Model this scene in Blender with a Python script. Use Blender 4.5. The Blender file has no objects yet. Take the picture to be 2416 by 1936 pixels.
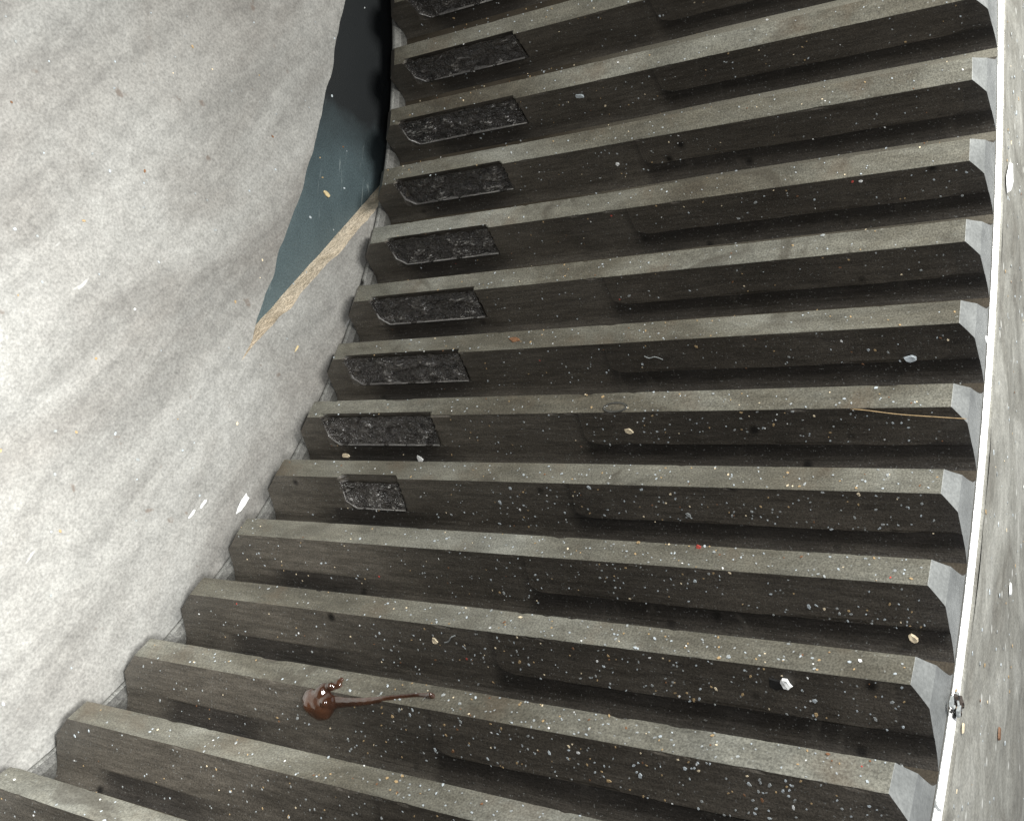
import bpy, math, random
from mathutils import Vector, Matrix, noise

S = 0.3                                   # metres per unit of tooth length
# ------------------------------------------------------------------ camera
scene = bpy.context.scene
cam_d = bpy.data.cameras.new('camera')
cam_d.sensor_fit = 'HORIZONTAL'; cam_d.sensor_width = 36.0
cam_d.lens = 36.0 * 2357.2 / 2416.0
cam_d.clip_start = 0.01; cam_d.clip_end = 60
cam = bpy.data.objects.new('camera', cam_d); scene.collection.objects.link(cam)
RX = Vector((0.53697568, 0.07008445, 0.84068144))
RY = Vector((0.15383490, -0.98796867, -0.01589705))
RZ = Vector((0.82945279, 0.13786248, -0.54129658))
m = Matrix((RX, -RY, -RZ)).transposed().to_4x4()
m.translation = Vector((-0.04155226, -0.78319682, 1.19444571)) * S
cam.matrix_world = m
scene.camera = cam
# ------------------------------------------------------------------ light
world = bpy.data.worlds.new('World'); scene.world = world; world.use_nodes = True
world.node_tree.nodes['Background'].inputs[0].default_value = (0.93, 0.96, 1.0, 1)
world.node_tree.nodes['Background'].inputs[1].default_value = 0.48
scene.view_settings.view_transform = 'Standard'; scene.view_settings.look = 'None'
scene.view_settings.exposure = 0.0; scene.view_settings.gamma = 1.0

def lamp(name, loc, target, power, size, size_y=None, col=(1, 1, 1)):
    d = bpy.data.lights.new(name, 'AREA'); d.energy = power; d.color = col
    if size_y: d.shape = 'RECTANGLE'; d.size = size * S; d.size_y = size_y * S
    else: d.shape = 'DISK'; d.size = size * S
    o = bpy.data.objects.new(name, d); scene.collection.objects.link(o)
    o.location = Vector(loc) * S
    o.rotation_euler = (Vector(target) - Vector(loc)).to_track_quat('-Z', 'Y').to_euler()
    return o
lamp('work_lamp', (0.30, 0.55, 2.1), (1.2, -0.4, 0.4), 6.4, 0.75, col=(1.0, 0.985, 0.94))
lamp('camera_light', (-0.10, -0.72, 1.42), (1.1, -0.6, 0.4), 0.46, 0.12, col=(0.95, 0.97, 1.0))
sd = bpy.data.lights.new('added_floor_spot', 'SPOT'); sd.energy = 9.5; sd.spot_size = math.radians(95); sd.spot_blend = 1.0  # added lamp out of view, brightens the pale floor
sd.shadow_soft_size = .02; sd.color = (1.0, 1.0, 0.98)
so_ = bpy.data.objects.new('added_floor_spot', sd); scene.collection.objects.link(so_)
so_.location = Vector((0.30, -0.90, 0.90))*S
so_.rotation_euler = (Vector((0.50, -0.72, -0.05))-Vector((0.35, -0.80, 0.92))).to_track_quat('-Z', 'Y').to_euler()

# ------------------------------------------------------------------ helpers
def link(name, me, parent=None):
    o = bpy.data.objects.new(name, me); scene.collection.objects.link(o)
    if parent: o.parent = parent
    return o
def mesh(name, vs, fs, mats, mi=None, smooth=False, uv=None):
    me = bpy.data.meshes.new(name)
    me.from_pydata([(v[0]*S, v[1]*S, v[2]*S) for v in vs], [], fs)
    for mt in mats: me.materials.append(mt)
    if mi: me.polygons.foreach_set('material_index', mi)
    if smooth: me.polygons.foreach_set('use_smooth', [True]*len(fs))
    if uv:
        l = me.uv_layers.new(name='UVMap'); idx = [0]*len(me.loops); me.loops.foreach_get('vertex_index', idx)
        l.data.foreach_set('uv', [c for i in idx for c in uv[i]])
    me.update(); return me
def tag(o, label=None, cat=None, group=None, kind=None):
    for k, v in (('label', label), ('category', cat), ('group', group), ('kind', kind)):
        if v: o[k] = v
    return o

class NT:
    """small node-graph writer"""
    def __init__(s, name):
        s.m = bpy.data.materials.new(name); s.m.use_nodes = True
        s.t = s.m.node_tree; s.p = s.t.nodes['Principled BSDF']
        tc = s.t.nodes.new('ShaderNodeTexCoord'); oi = s.t.nodes.new('ShaderNodeObjectInfo')
        cm = s.t.nodes.new('ShaderNodeVectorMath'); cm.operation = 'MULTIPLY_ADD'
        s.t.links.new(oi.outputs['Random'], cm.inputs[0]); cm.inputs[1].default_value = (7, 5, 3)
        s.t.links.new(tc.outputs['Object'], cm.inputs[2]); s.obj = tc.outputs['Object']; s.co = cm.outputs[0]
        s.rand = oi.outputs['Random']
    def L(s, a, b): s.t.links.new(a, b)
    def noise(s, scale, detail=4, rough=.55, dist=0, stretch=None, co=None):
        n = s.t.nodes.new('ShaderNodeTexNoise'); n.inputs['Scale'].default_value = scale
        n.inputs['Detail'].default_value = detail; n.inputs['Roughness'].default_value = rough
        n.inputs['Distortion'].default_value = dist
        c = co or s.co
        if stretch:
            mp = s.t.nodes.new('ShaderNodeMapping'); mp.inputs['Scale'].default_value = stretch
            s.L(c, mp.inputs[0]); c = mp.outputs[0]
        s.L(c, n.inputs['Vector']); return n.outputs['Fac']
    def vor(s, scale, stretch=None, rnd=1.0):
        n = s.t.nodes.new('ShaderNodeTexVoronoi'); n.inputs['Scale'].default_value = scale
        n.inputs['Randomness'].default_value = rnd
        c = s.co
        if stretch:
            mp = s.t.nodes.new('ShaderNodeMapping'); mp.inputs['Scale'].default_value = stretch
            s.L(c, mp.inputs[0]); c = mp.outputs[0]
        s.L(c, n.inputs['Vector']); return n.outputs['Distance']
    def ramp(s, f, stops):
        r = s.t.nodes.new('ShaderNodeValToRGB'); e = r.color_ramp.elements
        while len(e) < len(stops): e.new(.5)
        for x, (q, c) in zip(e, stops):
            x.position = q; x.color = (c, c, c, 1) if isinstance(c, (int, float)) else (*c, 1)
        s.L(f, r.inputs[0]); return r.outputs[0]
    def mix(s, a, b, f, mode='MIX'):
        x = s.t.nodes.new('ShaderNodeMix'); x.data_type = 'RGBA'; x.blend_type = mode
        if isinstance(f, (int, float)): x.inputs[0].default_value = f
        else: s.L(f, x.inputs[0])
        for v, i in ((a, 6), (b, 7)):
            if isinstance(v, tuple): x.inputs[i].default_value = (*v, 1)
            else: s.L(v, x.inputs[i])
        return x.outputs[2]
    def bump(s, h, dist, strength=1.0, prev=None):
        b = s.t.nodes.new('ShaderNodeBump'); b.inputs['Distance'].default_value = dist
        b.inputs['Strength'].default_value = strength; s.L(h, b.inputs['Height'])
        if prev: s.L(prev, b.inputs['Normal'])
        return b.outputs[0]
    def out(s, col=None, rough=None, metal=0, nrm=None, spec=.5, coat=0):
        p = s.p
        for v, k in ((col, 'Base Color'), (rough, 'Roughness'), (nrm, 'Normal')):
            if v is None: continue
            if isinstance(v, tuple): p.inputs[k].default_value = (*v, 1)
            elif isinstance(v, (int, float)): p.inputs[k].default_value = v
            else: s.L(v, p.inputs[k])
        p.inputs['Metallic'].default_value = metal; p.inputs['Specular IOR Level'].default_value = spec
        p.inputs['Coat Weight'].default_value = coat
        if coat and nrm is not None: s.L(nrm, p.inputs['Coat Normal'])
        return s.m

def mat_land():
    n = NT('worn_tooth_crest')
    a = n.noise(13, 5, .62, .9, (1, 1, .5)); b = n.noise(300, 3, .7, .2, (1, 1, .18)); c = n.noise(1500, 2, .6); d = n.noise(55, 4, .65, .8, (1, 1, .5))
    base = n.ramp(a, [(.28, (.078, .068, .050)), (.44, (.135, .127, .100)), (.56, (.195, .190, .158)), (.72, (.31, .312, .275))])
    base = n.mix(base, n.ramp(d, [(.3, .68), (.7, 1.28)]), .8, 'MULTIPLY')
    base = n.mix(base, n.ramp(b, [(.3, .72), (.7, 1.22)]), .7, 'MULTIPLY')
    base = n.mix(base, n.ramp(c, [(.32, .48), (.68, 1.45)]), .7, 'MULTIPLY')
    base = n.mix(base, (.42, .44, .42), n.mix((0, 0, 0), n.ramp(n.noise(900, 2, .5), [(.67, 0), (.73, 1)]), .45))
    rust = n.ramp(n.noise(38, 4, .6), [(.56, 0), (.72, 1)])
    base = n.mix(base, (.13, .085, .050), n.mix((0, 0, 0), rust, .35))
    oil = n.ramp(n.noise(26, 3, .6, 1.2), [(.60, 0), (.70, 1)])
    base = n.mix(base, (.06, .052, .040), n.mix((0, 0, 0), oil, .55))
    return n.out(base, n.ramp(a, [(.3, .55), (.7, .38)]), .3, n.bump(b, .00025, .8, n.bump(c, .00015, .7)), .5)
def mat_flank(name, dark, mid, rough=(.42, .62), contact=False, metal=.1, spec=.3):
    n = NT(name)
    a = n.noise(26, 5, .6, .4, (1, 1, .4)); b = n.noise(500, 3, .7, 0, (1, 1, .12)); c = n.noise(1700, 2, .6)
    base = n.ramp(a, [(.3, dark), (.7, mid)])
    base = n.mix(base, n.ramp(b, [(.3, .55), (.72, 1.5)]), .7, 'MULTIPLY')
    base = n.mix(base, n.ramp(c, [(.3, .45), (.7, 1.5)]), .75, 'MULTIPLY')
    big = n.ramp(n.noise(15, 3, .5, .8, (1, 1, .45)), [(.34, .68), (.56, 1.08)])
    base = n.mix(base, big, .9, 'MULTIPLY')
    rg_ = n.ramp(n.noise(60, 4), [(.3, rough[0]), (.7, rough[1])])
    if contact:
        uvn = n.t.nodes.new('ShaderNodeUVMap'); sp = n.t.nodes.new('ShaderNodeSeparateXYZ'); n.L(uvn.outputs[0], sp.inputs[0])
        z, q = sp.outputs[0], sp.outputs[1]
        def M(op, x, y=None, clamp=False):
            m_ = n.t.nodes.new('ShaderNodeMath'); m_.operation = op; m_.use_clamp = clamp
            for k, v in enumerate((x, y)):
                if v is None: continue
                if isinstance(v, (int, float)): m_.inputs[k].default_value = v
                else: n.L(v, m_.inputs[k])
            return m_.outputs[0]
        def ss(v, lo, hi):
            r_ = n.t.nodes.new('ShaderNodeMapRange'); r_.interpolation_type = 'SMOOTHSTEP'; n.L(v, r_.inputs['Value'])
            r_.inputs['From Min'].default_value = lo; r_.inputs['From Max'].default_value = hi; return r_.outputs['Result']
        wob = M('MULTIPLY', M('SUBTRACT', n.noise(60, 3, .6), .5), .0020)
        qq = M('ADD', q, wob); zz = M('ADD', M('ADD', z, M('MULTIPLY', wob, 3.0)), M('MULTIPLY', M('SUBTRACT', n.rand, .5), -.05))
        # rounded rectangle of the running contact mark, z .52-.97, depth 0-.048
        dx = M('MAXIMUM', M('SUBTRACT', .55, zz), M('SUBTRACT', z, .956)); dx = M('MAXIMUM', dx, 0)
        dy = M('MAXIMUM', M('SUBTRACT', qq, .036), 0)
        d = M('SQRT', M('ADD', M('POWER', M('MULTIPLY', dx, .40), 2), M('POWER', dy, 2)))
        outside = ss(d, .0117, .0124)
        upper = ss(zz, .505, .53)
        right_dark = M('MULTIPLY', outside, upper)
        right_dark = M('MULTIPLY', right_dark, M('SUBTRACT', 1.0, M('MULTIPLY', ss(qq, .056, .072), .55)))
        marg = M('MULTIPLY', ss(z, .950, .975), M('SUBTRACT', 1.0, ss(qq, .040, .050)))
        right_dark = M('MULTIPLY', right_dark, M('SUBTRACT', 1.0, M('MULTIPLY', marg, .62)))
        foot = M('MULTIPLY', M('MULTIPLY', ss(qq, .0500, .0525), ss(zz, .03, .09)), M('SUBTRACT', 1.0, ss(zz, .20, .34)))
        edge = M('MULTIPLY', M('SUBTRACT', 1.0, ss(zz, .50, .515)), ss(zz, .485, .50))     # faint start line of the mark
        base = n.mix(base, (.30, .30, .32), right_dark, 'MULTIPLY')
        base = n.mix(base, (.36, .36, .38), foot, 'MULTIPLY')
        base = n.mix(base, (.86, .85, .84), M('MULTIPLY', upper, M('SUBTRACT', 1.0, outside)), 'MULTIPLY')
        base = n.mix(base, (1.14, 1.14, 1.13), M('SUBTRACT', 1.0, ss(z, .25, .5)), 'MULTIPLY')
        # faint vertical wipes and dusty smears
        sm_ = n.ramp(n.noise(34, 4, .65, 1.5, (1, 1, 1.6)), [(.60, 0), (.74, 1)])
        base = n.mix(base, (.115, .105, .088), n.mix((0, 0, 0), sm_, .35))
        dust = n.ramp(n.noise(1150, 2, .5), [(.66, 0), (.72, 1)])
        base = n.mix(base, (.26, .27, .26), n.mix((0, 0, 0), dust, .55))
    pores = n.ramp(n.vor(46), [(.04, 0), (.12, 1)])
    base = n.mix((.008, .007, .006), base, pores)
    return n.out(base, rg_, metal, n.bump(b, .0003, .8, n.bump(c, .00012, .8)), spec)
def mat_end():
    n = NT('turned_end_face_steel')
    a = n.noise(60, 4, .6, .3); b = n.noise(900, 2, .6)
    base = n.mix(n.ramp(a, [(.3, (.18, .188, .184)), (.7, (.30, .312, .305))]), n.ramp(b, [(.3, .75), (.7, 1.2)]), .7, 'MULTIPLY')
    return n.out(base, .5, .35, n.bump(b, .0002, .6), .5)
def mat_edge():
    n = NT('bright_turned_edge')
    a = n.noise(240, 3, .7); b = n.noise(700, 2, .5)
    return n.out(n.ramp(a, [(.34, .50), (.55, .90)]), n.ramp(a, [(.3, .50), (.7, .34)]), .7, n.bump(b, .0002, .8), .9)
def mat_top():
    n = NT('dusty_cast_top_face')
    a = n.noise(18, 6, .65, 1.2); b = n.noise(150, 5, .7, .5); c = n.noise(1100, 2, .6)
    base = n.ramp(a, [(.28, (.17, .16, .135)), (.5, (.30, .295, .26)), (.74, (.50, .495, .45))])
    base = n.mix(base, n.ramp(b, [(.3, .6), (.7, 1.35)]), .6, 'MULTIPLY')
    base = n.mix(base, n.ramp(c, [(.3, .6), (.7, 1.3)]), .7, 'MULTIPLY')
    v = n.ramp(n.vor(60), [(.06, 0), (.12, 1)])
    base = n.mix((.60, .60, .56), base, v)
    return n.out(base, .7, .1, n.bump(a, .0012, .5, n.bump(b, .0004, .7)), .35)
def mat_concrete():
    n = NT('pale_trowelled_concrete')
    rot = n.t.nodes.new('ShaderNodeMapping'); rot.inputs['Rotation'].default_value = (0, 0, math.radians(-52)); n.L(n.obj, rot.inputs[0]); rc = rot.outputs[0]
    a = n.noise(7, 6, .62, 1.0, (.7, 1.3, 1), rc); b = n.noise(26, 6, .7, .6, (.35, 2.0, 1), rc); c = n.noise(800, 3, .7); d = n.noise(150, 4, .7, .3)
    base = n.ramp(a, [(.30, (.18, .17, .155)), (.44, (.235, .228, .212)), (.56, (.29, .287, .27)), (.72, (.36, .36, .342))])
    base = n.mix(base, n.ramp(b, [(.32, .68), (.52, 1.0), (.70, 1.18)]), .8, 'MULTIPLY')
    base = n.mix(base, n.ramp(d, [(.3, .80), (.7, 1.15)]), .8, 'MULTIPLY')
    base = n.mix(base, n.ramp(c, [(.3, .62), (.7, 1.25)]), .8, 'MULTIPLY')
    v = n.ramp(n.noise(95, 3), [(.68, 0), (.74, 1)])
    base = n.mix(base, (.13, .10, .08), n.mix((0, 0, 0), v, .7))
    w = n.ramp(n.noise(60, 3, .6, 0, (.4, 1.6, 1), rc), [(.70, 0), (.74, 1)])
    base = n.mix(base, (.70, .70, .68), n.mix((0, 0, 0), w, .6))
    return n.out(base, .5, 0, n.bump(b, .0012, .5, n.bump(d, .0005, .6, n.bump(c, .0002, .6))), .5)
def mat_broken():
    n = NT('beige_broken_concrete')
    a = n.noise(90, 5, .7); b = n.noise(700, 3, .7)
    base = n.mix(n.ramp(a, [(.3, (.46, .38, .27)), (.6, (.72, .62, .48))]), n.ramp(b, [(.3, .7), (.7, 1.25)]), .8, 'MULTIPLY')
    return n.out(base, .8, 0, n.bump(a, .003, .8, n.bump(b, .0006, 1)), .3)
def mat_teal():
    n = NT('scuffed_teal_floor_paint')
    a = n.noise(14, 5, .6, .6); b = n.noise(60, 4, .7, .8, (4, .5, 1)); c = n.noise(1100, 2, .6)
    base = n.ramp(a, [(.3, (.038, .056, .062)), (.7, (.078, .108, .116))])
    base = n.mix(base, n.ramp(c, [(.3, .6), (.7, 1.4)]), .6, 'MULTIPLY')
    scr = n.ramp(b, [(.64, 0), (.72, 1)])
    base = n.mix(base, (.26, .30, .30), n.mix((0, 0, 0), scr, .5))
    # old black oil stain that spreads over the far part of the paint
    sp = n.t.nodes.new('ShaderNodeSeparateXYZ'); n.L(n.obj, sp.inputs[0])
    ad = n.t.nodes.new('ShaderNodeMath'); ad.operation = 'MULTIPLY_ADD'
    n.L(n.noise(20, 4, .6), ad.inputs[0]); ad.inputs[1].default_value = .05; n.L(sp.outputs['Y'], ad.inputs[2])
    st = n.ramp(ad.outputs[0], [(.0, 0), (.035, 1)])
    base = n.mix(base, (.012, .014, .015), st)
    return n.out(base, .55, 0, n.bump(c, .0003, .6), .4)

M_LAND = mat_land()
M_FLANK = mat_flank('oiled_brown_black_flank', (.050, .044, .036), (.098, .087, .072), (.36, .55), contact=True, spec=.5)
M_ROOT = mat_flank('black_oily_root', (.010, .009, .008), (.024, .021, .017), (.45, .6))
M_END = mat_end(); M_EDGE = mat_edge(); M_TOP = mat_top()
def mat_gullet():
    n = NT('brown_greasy_gullet_floor'); a = n.noise(40, 4, .6); c = n.noise(1500, 2, .6)
    base = n.ramp(a, [(.3, (.030, .024, .016)), (.7, (.070, .058, .042))])
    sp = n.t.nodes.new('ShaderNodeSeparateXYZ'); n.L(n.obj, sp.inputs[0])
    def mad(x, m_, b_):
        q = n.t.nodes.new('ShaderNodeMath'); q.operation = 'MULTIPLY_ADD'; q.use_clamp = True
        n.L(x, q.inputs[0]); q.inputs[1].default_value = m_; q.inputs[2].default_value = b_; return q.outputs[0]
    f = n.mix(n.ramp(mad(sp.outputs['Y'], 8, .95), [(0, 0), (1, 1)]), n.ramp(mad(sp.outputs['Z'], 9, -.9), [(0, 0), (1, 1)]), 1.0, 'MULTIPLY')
    base = n.mix(base, (.23, .22, .18), f)                 # light on the upper floor of the far gullets, painted into the colour
    base = n.mix(base, n.ramp(c, [(.3, .5), (.7, 1.4)]), .6, 'MULTIPLY')
    return n.out(base, .6, 0, n.bump(c, .00015, .7), .3)
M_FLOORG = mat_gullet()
M_LIP = mat_flank('grey_dusty_lower_lip', (.060, .059, .054), (.125, .124, .115), (.5, .6))
M_LIPE = mat_flank('worn_lower_edge', (.13, .13, .122), (.24, .24, .225), (.4, .5))
M_CONC = mat_concrete(); M_BROK = mat_broken(); M_TEAL = mat_teal()
def mat_patch():
    n = NT('tarry_pitted_wear'); a = n.noise(330, 4, .7, .5); b = n.noise(900, 3, .65)
    return n.out(n.ramp(a, [(.3, (.012, .010, .009)), (.7, (.085, .075, .066))]), n.ramp(a, [(.3, .14), (.7, .34)]), .35,
                 n.bump(b, .0013, 1.0), .9, .9)
M_PATCH = mat_patch(); M_PATCH.node_tree.nodes['Principled BSDF'].inputs['Coat Roughness'].default_value = .12
M_PRIM = mat_flank('broken_metal_glints', (.22, .21, .20), (.46, .45, .43), (.18, .32), metal=.5, spec=.8)  # pale faces on broken metal edges, glints put into their colour

# ------------------------------------------------------------------ ring gear
NTEETH = 69; D = 2*math.pi/NTEETH; R = 1.3034532; PITCH = D*R
ROOT = .076
def zt(dep):                                       # upper end profile of a tooth
    return 1.0 + .015*dep/.0215 if dep < .0215 else 1.015 + .005*(dep-.0215)/.0545
def zb(dep): return -min(dep*1.15, .0305)          # lower end bevel
def P(t, dep, z, off=0.0, side=1):
    """t = distance along the circle from the tooth axis (toward the lower neighbour), dep = depth below the crest"""
    r = R + dep - .404*off; tt = side*(t + .915*off)
    a = -tt/R
    return (r*math.cos(a), r*math.sin(a), z)
def flank_t(dep):                                  # half thickness at a depth, slightly hollow flank, root fillet
    t = .1375*PITCH + .0305*(dep/.07)**1.12
    if dep > .062: t += .35*(dep-.062)**1.0 * (dep-.062)/.014
    return t
DEPS = [0, .0006, .0018, .004] + [.004 + .043*k/17 for k in range(1, 18)] + [.048, .0495, .053, .058, .063, .068, .072, .076]
def bandq(z, band):                                # upper line of the dark unworn band at the tooth foot
    if z < band[0]: return 9
    e = max(0, 1-(z-band[0])/.035); return .0478 + .014*e*e + .0012*math.sin(z*23+band[0]*90)
def tooth_mesh(seed, patch=None, band=None, rough=1.0, foot=None):
    rnd = random.Random(seed)
    nz = 150
    uv = []
    prof = [(-1, d) for d in reversed(DEPS)] + [(0, k) for k in (-.6, -.2, .2, .6)] + [(1, d) for d in DEPS]
    vs, fs, mi = [], [], []
    so = Vector((seed*3.7, seed*1.3, 0))
    for side, q in prof:
        for j in range(nz+1):
            if side == 0:
                t = q*.1375*PITCH; z = zb(0) + (zt(0)-zb(0))*j/nz
                w = noise.noise(Vector((t*40, z*9, 0))+so)*.0005
                vs.append(P(t, w, z)); uv.append((z, -.01)); continue
            z = zb(q) + (zt(q)-zb(q))*j/nz
            t = flank_t(q); off = noise.noise(Vector((q*30, z*6, side))+so)*.0004*rough
            if q < .0019:                                     # nicked crest corner
                nk = noise.noise(Vector((z*26, side*5, 3))+so); n2 = noise.noise(Vector((z*90, side*5, 7))+so)
                off -= max(0, nk-.44)*.008*rough + max(0, n2-.40)*.005*rough
                off -= .0006 if q == 0 else 0
            if side == 1:
                if band and q >= bandq(z, band): off -= .0012*min(1, max(0, (z-band[0])/.08))
                if foot and q >= .050 and foot[0] < z < foot[1]: off -= .0010*min(1, (z-foot[0])/.02, (foot[1]-z)/.12)
                if patch and patch[0] < z < patch[1] and q < .0505: off -= .0115*min(1, (z-patch[0])/.006, (patch[1]-z)/.006)
            vs.append(P(t, q, z, off, side)); uv.append((z, q if side == 1 else -q))
    n = nz+1
    for i in range(len(prof)-1):
        s0, q0 = prof[i]; s1, q1 = prof[i+1]
        for j in range(nz):
            fs.append((i*n+j, (i+1)*n+j, (i+1)*n+j+1, i*n+j+1))
            z = (j+.5)/nz
            if s0 == 0 or s1 == 0 or (s0 != s1): mm = 0
            else:
                q = max(q0, q1); mm = 1
                if q <= .0007: mm = 0
            mi.append(mm)
    K = len(prof)
    for j in (0, nz):                                        # end faces
        for k in range(len(DEPS)-1):
            a, b = k, k+1; c, d = K-1-k-1, K-1-k
            f = (a*n+j, b*n+j, c*n+j, d*n+j)
            fs.append(f if j else f[::-1]); mi.append(3 if j else 1)
        # crest strip closing the tip
        ks = list(range(len(DEPS)-1, len(DEPS)+5))
        f = tuple(k*n+j for k in ks); fs.append(f if j else f[::-1]); mi.append(3 if j else 1)
    me = mesh('tooth', vs, fs, [M_LAND, M_FLANK, M_ROOT, M_END], mi, uv=uv)
    return me
def patch_mesh(seed, z0, z1, d0=.0022, d1=.0505, wild=1.0):
    HH = []; nz, nd = 190, 50; so = Vector((seed*5.1, seed*2.3, 0)); vs, fs, mi = [], [], []
    for a in range(nd+1):
        for b in range(nz+1):
            u = a/nd; v = b/nz; q = d0+(d1-d0)*u
            c = max(0, u-.72)/.28*.018*(1)                   # clipped lower corner
            z = z0 + c + (z1 - z0 - c)*v
            p = Vector((q*60, z*32, 0))+so
            h = (abs(noise.noise(p*.8))*2-.5)*.0062 + noise.fractal(p*2.0, 1.0, 2.1, 3)*.0040 + noise.noise(p*7)*.0011
            h -= max(0, noise.noise(p*.5+Vector((0, 0, 5)))-.05)*.012
            off = -.0044 + max(-.0062, min(.0042, h*wild))
            rag = 2.5+2.2*noise.noise(Vector((z*50, q*90, seed))); e = min(u, 1-u)*nd/max(1, rag); f = min(v, 1-v)*nz/max(1, rag*1.6); w = min(1, e, f)
            lip = .0012 if (a >= nd-1) else -.0006
            if b <= 1: lip = .0006
            off = lip*(1-w) + min(off, -.0006)*w
            HH.append(h); vs.append(P(flank_t(q), q, z, off))
    for a in range(nd):
        for b in range(nz):
            fs.append((a*(nz+1)+b, (a+1)*(nz+1)+b, (a+1)*(nz+1)+b+1, a*(nz+1)+b+1)); mi.append(1 if (a == nd-1 and noise.noise(Vector((b*.05, seed, 1))) > -.25) or (b < 1 and a > 14+seed % 5*4)
                      or (3 < a < nd-2 and 3 < b < nz-4 and HH[a*(nz+1)+b] > .0002 and noise.noise(Vector((a*.42, b*.13+a*.08, seed*3.1))) > .24-.16*(a/nd) and noise.noise(Vector((a*1.3, b*1.1, seed))) > -.15) else 0)
    return mesh('pitted_patch', vs, fs, [M_PATCH, M_PRIM], mi, smooth=False)

gear = bpy.data.objects.new('ring_gear', None); scene.collection.objects.link(gear)
tag(gear, 'large steel internal ring gear lying flat, dark oily teeth with worn grey crests', 'ring gear')

def lathe(name, prof, mat, parent, seg=414, jit=0.0, smooth=True, closed=False):
    vs, fs = [], []
    for i in range(seg):
        a = 2*math.pi*i/seg
        for r, z in prof:
            if jit:
                w = noise.noise(Vector((math.cos(a)*r*9, math.sin(a)*r*9, z*9)))*jit; z = z+w
            vs.append((r*math.cos(a), r*math.sin(a), z))
    n = len(prof)
    for i in range(seg):
        k = (i+1) % seg
        for j in range(n-1): fs.append((i*n+j, i*n+j+1, k*n+j+1, k*n+j))
    me = mesh(name, vs, fs, [mat], smooth=smooth)
    return link(name, me, parent)
RB = R + .0863
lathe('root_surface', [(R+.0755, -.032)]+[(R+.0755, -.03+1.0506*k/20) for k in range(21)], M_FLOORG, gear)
lathe('lower_lip', [(R+.0490, -.0385), (R+.058, -.0318), (R+.078, -.0312)], M_LIP, gear, smooth=False)
lathe('lower_edge', [(R+.0520, -.0499), (R+.0475, -.0455), (R+.0470, -.0410), (R+.0490, -.0385)], M_LIPE, gear, smooth=True)
lathe('end_land', [(R+.0754, 1.0205), (RB-.0066, 1.0196), (RB-.0034, 1.0203)], M_END, gear, 828)
lathe('turned_shoulder', [(RB-.0034, 1.0203), (RB-.0024, 1.0222), (RB-.0006, 1.0252), (RB+.0006, 1.0266)], M_EDGE, gear, 1656)
lathe('rounded_rim', [(RB+.0006, 1.0266), (RB+.0018, 1.0277), (RB+.0034, 1.0284), (RB+.0060, 1.0287), (RB+.010, 1.0288)], M_TOP, gear, 828)
tp = [(RB+.010+.012*k, 1.0288) for k in range(48)]
lathe('top_face', tp, M_TOP, gear, 828, jit=.003)
lathe('outer_wall', [(tp[-1][0], 1.0288), (tp[-1][0]+.012, 1.020), (tp[-1][0]+.012, -.0499), (R+.056, -.0499)], M_TOP, gear, smooth=False)

plain = tooth_mesh(1, band=(.52, .96), foot=(.045, .27))
for T in range(NTEETH):
    k = T if T < 35 else T-NTEETH
    if -4 <= k <= 13:
        PR = {5: (.030, .257), 4: (.022, .265), 3: (.035, .258), 2: (.036, .255), 1: (.028, .262), 0: (.018, .274), -1: (.022, .266), -2: (.030, .270)}
        pr = PR.get(k, (.026, .262)) if k <= 5 else ((.135, .250) if k == 6 else None)
        me = tooth_mesh(10+k, patch=pr, band=(.52+.02*((k*7) % 3-1), .965),
                        foot=(.05, .25+.02*(k % 3)) if k > 5 else None)
    else: me = plain; pr = None
    o = link('tooth', me, gear); o.rotation_euler = (0, 0, -k*D)
    if pr:
        pt = link('pitted_patch', patch_mesh(40+k, pr[0], pr[1], d0=.0022 if k < 6 else .009), o)
        pt['label'] = 'rough pitted tarry patch worn into the tooth flank'
        o['label'] = 'dark tooth with a pitted patch near its lower end'

# ------------------------------------------------------------------ floor
ZF = -.0505; ZT = ZF - .045
def edge_pts(a, b, n, amp, seed, z):
    out = []
    for i in range(n+1):
        f = i/n; x = a[0]+(b[0]-a[0])*f; y = a[1]+(b[1]-a[1])*f
        dx, dy = b[0]-a[0], b[1]-a[1]; l = math.hypot(dx, dy)
        w = (noise.fractal(Vector((x*9, y*9, seed)), 1, 2, 4))*amp*min(1, f*8, (1-f)*8)
        out.append((x - dy/l*w, y + dx/l*w, z))
    return out
def slab(name, corner_lines, outer, amp, seed):
    """concrete slab: top sheet + broken edge wall along the given polyline"""
    top, bot = [], []
    for a, b in corner_lines:
        n = max(20, int(math.hypot(b[0]-a[0], b[1]-a[1])*90))
        t = edge_pts(a, b, n, amp, seed, ZF); q = edge_pts(a, b, n, amp*.25, seed, ZT)
        top += t; bot += q
    vs = top + [(x, y, ZF) for x, y in outer]; n = len(top)
    me = mesh(name, vs, [tuple(range(len(vs)))], [M_CONC])
    o = tag(link(name, me), kind='structure')
    mid = [((a[0]+b[0])/2, (a[1]+b[1])/2, (ZF+ZT)/2+.006) for a, b in zip(top, bot)]
    for i, v in enumerate(mid):
        w = noise.noise(Vector((v[0]*60, v[1]*60, seed)))*.006; mid[i] = (v[0]+w, v[1]+w, v[2])
    vs = top + mid + bot; fs = []
    for k in range(2):
        for i in range(n-1): fs.append((k*n+i, (k+1)*n+i, (k+1)*n+i+1, k*n+i+1))
    e = link('broken_edge', mesh('broken_edge', vs, fs, [M_BROK]), o)
    return o
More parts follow.
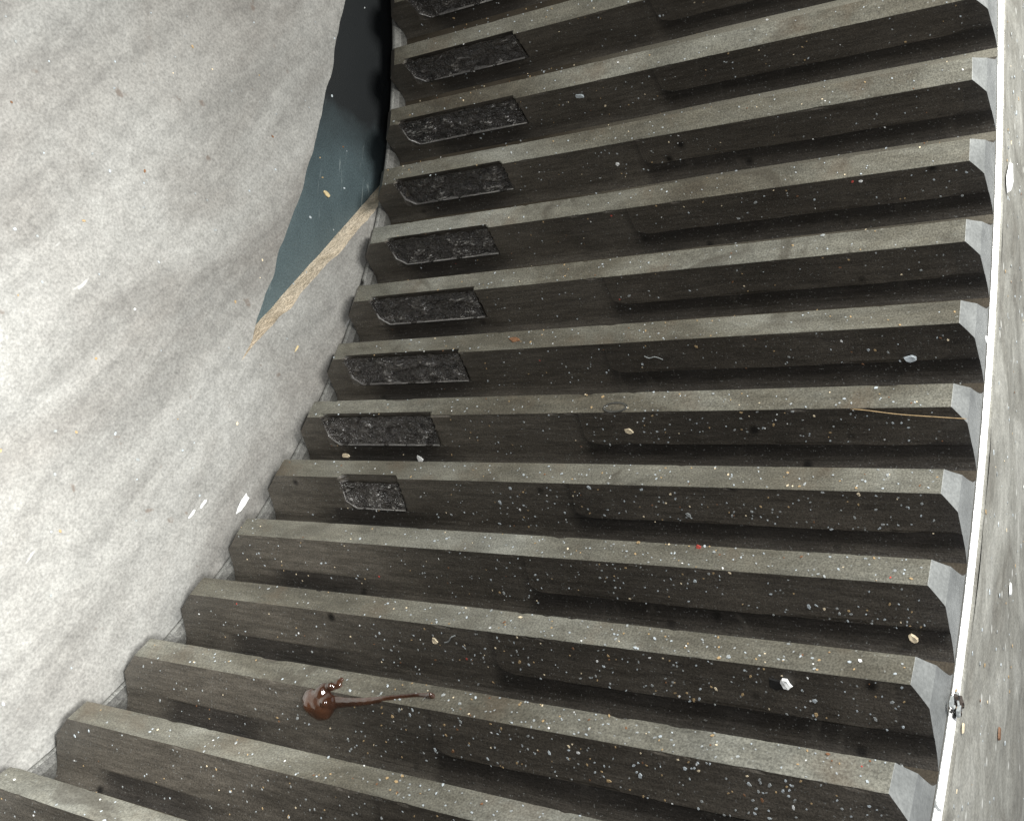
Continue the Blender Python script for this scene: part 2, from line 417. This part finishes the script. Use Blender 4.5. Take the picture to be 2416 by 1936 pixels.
# painted strip seen through the bore, a little lower than the concrete
vs = [(-60, -60, ZT), (60, -60, ZT), (60, 60, ZT), (-60, 60, ZT)]
tag(link('painted_floor', mesh('painted_floor', vs, [(0, 1, 2, 3)], [M_TEAL])), kind='structure')
EA = (1.70, .295); EB = (1.409, -.070); EC = (1.055, -.511); ED = (1.150, -.185); EE = (1.215, .250); EF = (1.36, 1.0)
slab('concrete_floor', [(EA, EB), (EB, EC), (EC, ED), (ED, EE), (EE, EF)], [(9, 60), (-60, 60), (-60, -60), (60, -60), (60, 9)], .010, 1)

# ------------------------------------------------------------------ loose bits
def plain_mat(name, c, rough=.6, spec=.4, coat=0, var=.35, metal=0):
    n = NT(name); a = n.noise(500, 3, .6)
    return n.out(n.mix(c, n.ramp(a, [(.3, 1-var), (.7, 1+var*.5)]), 1.0, 'MULTIPLY'), rough, metal, n.bump(a, .0002, .5), spec, coat)
C = dict(white=plain_mat('white_paint_flake', (.86, .87, .86)), cream=plain_mat('cream_chip', (.80, .68, .48)),
         blue=plain_mat('pale_metal_chip', (.48, .53, .56), .5), red=plain_mat('red_paint_chip', (.50, .08, .06)),
         tan=plain_mat('tan_chip', (.42, .30, .16)), rust=plain_mat('rust_chip', (.20, .10, .05)),
         black=plain_mat('black_rubber_and_shadow', (.012, .012, .012)), straw=plain_mat('dry_straw', (.62, .50, .28)),
         brass=plain_mat('yellow_green_smear', (.17, .15, .055), .4), dirt=plain_mat('dark_greasy_dirt', (.045, .032, .024)), gray=plain_mat('grey_chip', (.34, .36, .36)))
def frame(nrm, rot):
    n = Vector(nrm).normalized(); up = Vector((0, 0, 1)) if abs(n.z) < .9 else Vector((0, 1, 0))
    u = up.cross(n).normalized(); v = n.cross(u)
    c, s_ = math.cos(rot), math.sin(rot)
    return u*c+v*s_, v*c-u*s_, n
def flake_geo(rnd, pos, nrm, size, elong=1.0, rot=0, thick=.25, n=7, spiky=.3):
    u, v, w = frame(nrm, rot); p = Vector(pos); vs = []
    rr = [1+rnd.uniform(-spiky, spiky) for _ in range(n)]
    for lay, (h, sc) in enumerate(((0, 1.0), (thick*size, .86))):
        for k in range(n):
            a = 2*math.pi*k/n
            vs.append(p + (u*math.cos(a)*elong + v*math.sin(a))*rr[k]*size*sc + w*(h+rnd.uniform(0, .12)*size*thick*4*lay))
    fs = [tuple(range(n, 2*n)), tuple(reversed(range(n)))] + [(k, (k+1) % n, n+(k+1) % n, n+k) for k in range(n)]
    return vs, fs
def thing_from(name, vs, fs, mat, label, cat, pos, group=None, smooth=False):
    q = [Vector(v)-Vector(pos) for v in vs]
    o = link(name, mesh(name, q, fs, [mat], smooth=smooth)); o.location = Vector(pos)*S
    return tag(o, label, cat, group)
rnd = random.Random(5)
F = Vector
def chip(name, pos, nrm, size, el, rot, col, label, cat='chip', thick=.35, spiky=.3, n=8):
    size *= .8
    vs, fs = flake_geo(rnd, pos, nrm, size, el, rot, min(thick, .6), n, spiky)
    return thing_from(name, vs, fs, C[col], label, cat, pos)
N5 = (-.93, -.35, 0)
chip('cream_chip', (1.2096, -.6469, .0536), (-.951, -.308, 0), .0052, 1.9, 1.5, 'cream', 'flat cream chip low in the gullet under a pitted patch, left of a white one')
chip('white_chip', (1.2106, -.6495, .2093), (-.948, -.318, 0), .0060, 1.4, 1.3, 'white', 'bright white chip in the dark gullet just below the right end of a pitted patch')
chip('white_leaf_flake', (1.0897, -.7378, -.0490), (0, 0, 1), .0085, 2.9, .98, 'white', 'long pointed white flake lying on the pale floor beside the tooth ends', 'flake', .08, .35)
chip('white_flake', (1.0088, -.7467, -.0495), (0, 0, 1), .0034, 3.0, .89, 'white', 'small white sliver on the floor, the farther of two slivers left of the pointed flake', 'flake', .1)
chip('white_flake', (.9898, -.7631, -.0495), (0, 0, 1), .0036, 2.8, .85, 'white', 'small white sliver on the floor, the nearer of two slivers left of the pointed flake', 'flake', .1)
chip('paint_flake', (1.410, -.232, 1.0305), (0, 0, 1), .017, 1.7, .9, 'white', 'large torn white paint flake on the top face right beside the bright turned edge', 'flake', .25, .4, 11)
chip('metal_chip', (1.2450, -.5134, .9402), (-.75, -.66, .05), .0058, 1.5, 1.3, 'blue', 'shiny pale blue chip with a dark shadow, right part of a tooth flank', thick=1.1)
chip('cream_chip', (1.1838, -.6108, .588), (-.775, -.632, 0), .0052, 1.4, 1.2, 'cream', 'round cream chip on a dark flank below the ring shaped oil mark')
chip('cream_chip', (1.2020, -.6300, .6191), (-.818, -.575, 0), .0042, 1.3, 1.0, 'cream', 'small cream chip at the lower line of the flank, right of the round cream chip')
chip('red_chip', (1.0550, -.7645, .7489), (-.905, -.2, 0), .0032, 1.5, 1.2, 'red', 'red chip on the grey crest touching a cream speck')
chip('cream_chip', (1.1499, -.7604, .7025), (-.991, -.132, 0), .0042, 1.5, 1.4, 'cream', 'cream speck on the upper rim of a grey crest touching a red chip')
chip('red_chip', (1.0698, -.8399, .5517), (-.905, -.426, 0), .0036, 1.2, .5, 'red', 'lone red chip at the start of the black band on a dark flank')
chip('tan_chip', (1.0680, -.8439, .9817), (-.906, -.423, 0), .0056, 1.2, 1.0, 'cream', 'thick yellow tan chip in the black band near the upper end of a tooth', thick=.8)
chip('white_chip', (.9680, -.8945, .8821), (-.908, -.419, 0), .0058, 1.3, 1.2, 'white', 'bright white chip with a black modelled shadow beside it on a lower right flank', thick=.9)
chip('chip_shadow', (.9700, -.8960, .8720), (-.908, -.419, 0), .0075, 1.5, 1.5, 'black', 'black flake put in as the shadow of a bright white chip on a lower right flank', 'blob')  # black flake added in place of the white chip's shadow
chip('white_chip', (.9756, -.9868, 1.0229), (-.585, .592, .555), .0052, 1.1, 0, 'white', 'white speck stuck on the bright turned edge at the bottom right', thick=.6)
chip('straw_bit', (1.1726, -.466, -.0495), (0, 0, 1), .0026, 4.0, 1.06, 'straw', 'thin beige straw lying on the concrete near the tooth ends', 'straw', .3)
chip('wood_splinter', (1.2527, -.1539, -.0945), (0, 0, 1), .0060, 2.2, -.46, 'straw', 'short beige splinter lying on the teal painted floor', 'splinter', .3)
chip('cream_chip', (.9720, -.9002, .4444), (-.91, -.415, 0), .0050, 1.1, .6, 'cream', 'cream speck on a dark flank left of a thin grey fibre')
chip('rust_flake', (1.2177, -.4637, .3674), (-.936, .352, 0), .0058, 2.0, 1.35, 'rust', 'orange brown rust flake on the grey crest above the pitted patches', 'flake', .2)
chip('white_chip', (1.2840, -.4849, 1.0198), (0, 0, 1), .0046, 1.3, .8, 'white', 'white speck on the pale end face next to the bright turned edge')
chip('white_chip', (1.3315, -.1539, .4683), (-.523, -.853, 0), .0042, 1.3, 1.4, 'white', 'tiny white speck on a dark flank left of the yellowish smear')
chip('yellow_smear', (1.3467, -.1596, .559), (-.538, -.843, 0), .0095, 1.7, 1.45, 'brass', 'yellowish green smear low on a dark upper flank', 'smear', .05)
chip('white_chip', (1.3244, -.0251, .3929), (-.396, -.918, 0), .0055, 2.0, 1.4, 'blue', 'pale sliver on the middle of an upper dark flank')
chip('rubber_blob', (1.3560, -.088, -.046), (-1, .2, .2), .012, 1.6, 0, 'black', 'black rubbery lump at the lower rim where the teal floor meets the concrete', 'blob', .5)
chip('white_chip', (1.4413, -.7883, 1.0293), (0, 0, 1), .006, 2.0, 1.0, 'white', 'white speck on the grey top face in the right part of the view')
chip('rust_flake', (1.3168, -.9581, 1.0312), (0, 0, 1), .006, 2.0, 1.2, 'rust', 'brown red flake on the grey top face at the lower right', 'flake')
chip('cream_chip', (1.0652, -.9253, 1.0293), (0, 0, 1), .0042, 1.6, 1.0, 'cream', 'cream speck on the top face just right of the bright turned edge')

def tube(pts, r, k=5):
    vs, fs = [], []; n = len(pts)
    for i, p in enumerate(pts):
        d = (Vector(pts[min(i+1, n-1)])-Vector(pts[max(i-1, 0)])).normalized()
        a = d.orthogonal().normalized(); b = d.cross(a); rr = r*(.35 if i in (0, n-1) else 1)
        for j in range(k):
            t = 2*math.pi*j/k; vs.append(Vector(p)+(a*math.cos(t)+b*math.sin(t))*rr)
    for i in range(n-1):
        for j in range(k): fs.append((i*k+j, i*k+(j+1) % k, (i+1)*k+(j+1) % k, (i+1)*k+j))
    fs += [tuple(reversed(range(k))), tuple(range((n-1)*k, n*k))]
    return vs, fs
def smooth_path(keys, m=8):
    out = []
    for i in range(len(keys)-1):
        p0 = Vector(keys[max(i-1, 0)]); p1 = Vector(keys[i]); p2 = Vector(keys[i+1]); p3 = Vector(keys[min(i+2, len(keys)-1)])
        for j in range(m):
            t = j/m; out.append(.5*((2*p1)+(p2-p0)*t+(2*p0-5*p1+4*p2-p3)*t*t+(3*p1-p0-3*p2+p3)*t**3))
    return out+[Vector(keys[-1])]
def strand(name, keys, r, col, label, cat):
    vs, fs = tube(smooth_path(keys), r)
    return thing_from(name, vs, fs, C[col], label, cat, keys[0])
strand('straw_hair', [(1.1655, -.5884, .885), (1.1640, -.5905, .905), (1.1665, -.5955, .942), (1.1690, -.5985, .979), (1.1720, -.6010, 1.0149)], .0006, 'tan',
       'long thin straw coloured hair lying across the upper end of a tooth', 'hair')
strand('fibre', [(1.2290, -.4970, .583), (1.2305, -.5000, .590), (1.2300, -.4990, .600), (1.2325, -.5030, .611)], .0007, 'gray', 'short tangled pale fibre on a flank above the ring shaped oil mark', 'fibre')
strand('fibre', [(.9665, -.8900, .478), (.9660, -.8930, .472), (.9700, -.8985, .466), (.9720, -.9010, .458)], .0008, 'gray', 'thin grey fibre on a dark flank right of a cream speck', 'fibre')
strand('fibre', [(1.2225, -.6330, .150), (1.2215, -.6345, .160), (1.2230, -.6365, .168)], .0007, 'gray', 'tiny grey fibre at the foot of a pitted tooth', 'fibre')

# ring shaped oil mark on a crest
pts = []
for k in range(22):
    a = 2*math.pi*k/22; t = .0075*math.sin(a); z = .5736+.017*math.cos(a)
    q = 5*PITCH + .0085 + t; an = -q/R; rr = R-.0005
    pts.append((rr*math.cos(an), rr*math.sin(an), z))
vs, fs = [], []
for i, p in enumerate(pts):
    p = Vector(p); c = Vector((sum(v[0] for v in pts)/22, sum(v[1] for v in pts)/22, .5736)); o_ = (p-c).normalized(); nn = Vector((-.91, .41, 0)).normalized()
    for j in range(6):
        a = 2*math.pi*j/6; vs.append(p+(o_*math.cos(a)*1.4+nn*math.sin(a)*.6)*.0016)
for i in range(22):
    for j in range(6): fs.append((i*6+j, i*6+(j+1) % 6, ((i+1) % 22)*6+(j+1) % 6, ((i+1) % 22)*6+j))
M_OIL = plain_mat('clear_dark_oil', (.05, .05, .045), .08, .8, .6, .2)
thing_from('oil_ring', vs, fs, M_OIL, 'small dark ring shaped oil mark on the lower rim of a grey crest', 'oil mark', pts[0], smooth=True)

# brown grease run
def ball(p, r, sq=(1, 1, 1), nrm=None):
    vs, fs = [], []; u, v, w = frame(nrm or (-.93, -.2, 0), 0)
    for i in range(9):
        th = math.pi*i/8
        for j in range(12):
            a = 2*math.pi*j/12
            vs.append(Vector(p)+u*(math.sin(th)*math.cos(a)*r*sq[0])+v*(math.sin(th)*math.sin(a)*r*sq[1])+w*(math.cos(th)*r*sq[2]))
    for i in range(8):
        for j in range(12): fs.append((i*12+j, i*12+(j+1) % 12, (i+1)*12+(j+1) % 12, (i+1)*12+j))
    return vs, fs
main = smooth_path([(.8815, -.9790, .3345), (.8830, -.9825, .3420), (.8838, -.9840, .3500), (.8825, -.9785, .3590), (.8822, -.9760, .3680)], 6)
G = [(tuple(p), .0135+.0030*math.sin(math.pi*min(1, i/16))-.0055*max(0, i-16)/8) for i, p in enumerate(main)]
neck = smooth_path([(.8805, -.9760, .3440), (.8785, -.9700, .3500), (.8795, -.9640, .3540), (.8811, -.9607, .3640), (.8847, -.9572, .3725)], 7)
G += [(tuple(p), .0115-.0065*(i/28)**.6+.0008*math.sin(i)) for i, p in enumerate(neck)]
horn = smooth_path([(.8811, -.9607, .3640), (.8860, -.9555, .3690), (.8905, -.9510, .3705)], 6)
G += [(tuple(p), .0046-.0010*i/12) for i, p in enumerate(horn)]
G += [((.8735, -.9845, .3370), .0080), ((.8745, -.9865, .3490), .0062), ((.8735, -.9785, .3600), .0050), ((.8745, -.9650, .3530), .0042),
      ((.8765, -.9585, .3640), .0042), ((.8835, -.9535, .3710), .0034), ((.8865, -.9500, .5060), .0036)]
tail = smooth_path([(.8833, -.9772, .3640), (.8825, -.9750, .3767), (.8813, -.9721, .3974), (.8795, -.9670, .4248), (.8801, -.9616, .4486), (.8849, -.9569, .4691), (.8887, -.9533, .4872), (.8897, -.9524, .4984), (.8899, -.9521, .5072)], 9)
for i, p in enumerate(tail):
    f_ = i/len(tail); G.append((tuple(p), .0060*(1-f_)**3+.0030+.0016*max(0, f_-.75)*4))
vs, fs = [], []
for p, r in G:
    v_, f_ = ball(p, r, (1.1, 1.0, .8 if r > .009 else .6)); b0 = len(vs); vs += v_; fs += [tuple(x+b0 for x in q) for q in f_]
gm = NT('dark_amber_grease')
M_GREASE = gm.out(gm.ramp(gm.noise(120, 2), [(.3, (.028, .011, .006)), (.7, (.066, .026, .012))]), .08, 0, gm.bump(gm.noise(190, 1), .0010, .7), .9, 1.0)
gm.p.inputs['Coat Roughness'].default_value = .03
gr = thing_from('grease_run', vs, fs, M_GREASE, 'shiny brown grease drip with a thin tail on the lower rim of a grey crest', 'grease', G[0][0], smooth=True)
rm = gr.modifiers.new('merge', 'REMESH'); rm.mode = 'VOXEL'; rm.voxel_size = .0011*S; rm.use_smooth_shade = True
sm = gr.modifiers.new('soften', 'SMOOTH'); sm.factor = .6; sm.iterations = 6

# dirt clump breaking the bright edge
r2 = random.Random(8)
cl = tag(bpy.data.objects.new('dirt_clump', None), 'small dark greasy dirt clump stuck across the bright turned edge near the bottom right', 'dirt clump')
scene.collection.objects.link(cl); cl.location = Vector((1.0525, -.9045, 1.027))*S
for k in range(46):
    d = Vector((r2.gauss(0, 1)*.008, r2.gauss(0, 1)*.006, r2.uniform(-.004, .001)))
    vs, fs = flake_geo(r2, d, (r2.uniform(-.6, .6), r2.uniform(-.6, .6), 1.2), r2.uniform(.0012, .0034), r2.uniform(1, 1.7), r2.uniform(0, 3), .7, 7, .4)
    link('crumb', mesh('crumb', vs, fs, [C[r2.choice(['black', 'dirt', 'dirt', 'gray', 'gray', 'tan'])]]), cl)

# fine grit sprinkled over the teeth and faces: far too much to count
rg = random.Random(77); cols = ['blue', 'gray', 'white', 'cream', 'tan', 'red', 'rust']; wts = [.32, .40, .03, .06, .14, .006, .04]
VS, FS, MI = [], [], []
def sm01(x): x = max(0, min(1, x)); return x*x*(3-2*x)
def add_grit(pos, nrm, size):
    v_, f_ = flake_geo(rg, pos, nrm, size, rg.uniform(1, 1.7), rg.uniform(0, 3.1), .25, 5, .25)
    b0 = len(VS); VS.extend(v_); FS.extend(tuple(x+b0 for x in q) for q in f_); c = rg.choices(range(7), wts)[0]; MI.extend([c]*len(f_))
n = 0
while n < 5600:
    T = rg.randint(-3, 12); z = rg.uniform(.0, .995)
    w = .22 + .78*sm01((T-2)/6.5)*sm01((z-.12)/.6)
    if rg.random() > w: continue
    kind = rg.choices('lfr', [.24, .50, .26])[0]
    if kind == 'l': p = P(rg.uniform(-.13, .13)*PITCH, -.0002, z); nr = (-1, 0, 0)
    elif kind == 'f':
        q = rg.uniform(.003, .066)
        if T <= 6 and z < .27 and q < .05: continue
        sink = .0031 if (q > .049 and z > .53) else 0
        p = P(flank_t(q), q, z, -sink); nr = (-.404, -.915, 0)
    else: p = P(rg.uniform(.40, .56)*PITCH, ROOT-.0006, z); nr = (-1, 0, 0)
    ca, sa = math.cos(-T*D), math.sin(-T*D); rt = lambda v: (v[0]*ca-v[1]*sa, v[0]*sa+v[1]*ca, v[2])
    add_grit(rt(p), rt(nr), .00080*math.exp(abs(rg.gauss(0, .33)))); n += 1
for k in range(420):
    a = rg.uniform(-1.05, .25); r_ = RB+.012+abs(rg.gauss(0, .3)); add_grit((r_*math.cos(a), r_*math.sin(a), 1.0293), (0, 0, 1), rg.uniform(.0008, .0026))
for k in range(160):
    a = rg.uniform(-1.05, .25); r_ = R-rg.uniform(.02, .8); add_grit((r_*math.cos(a), r_*math.sin(a), ZF+.0003), (0, 0, 1), rg.uniform(.0010, .0022))
tag(link('metal_grit', mesh('metal_grit', VS, FS, [C[c] for c in cols], MI)), kind='stuff')
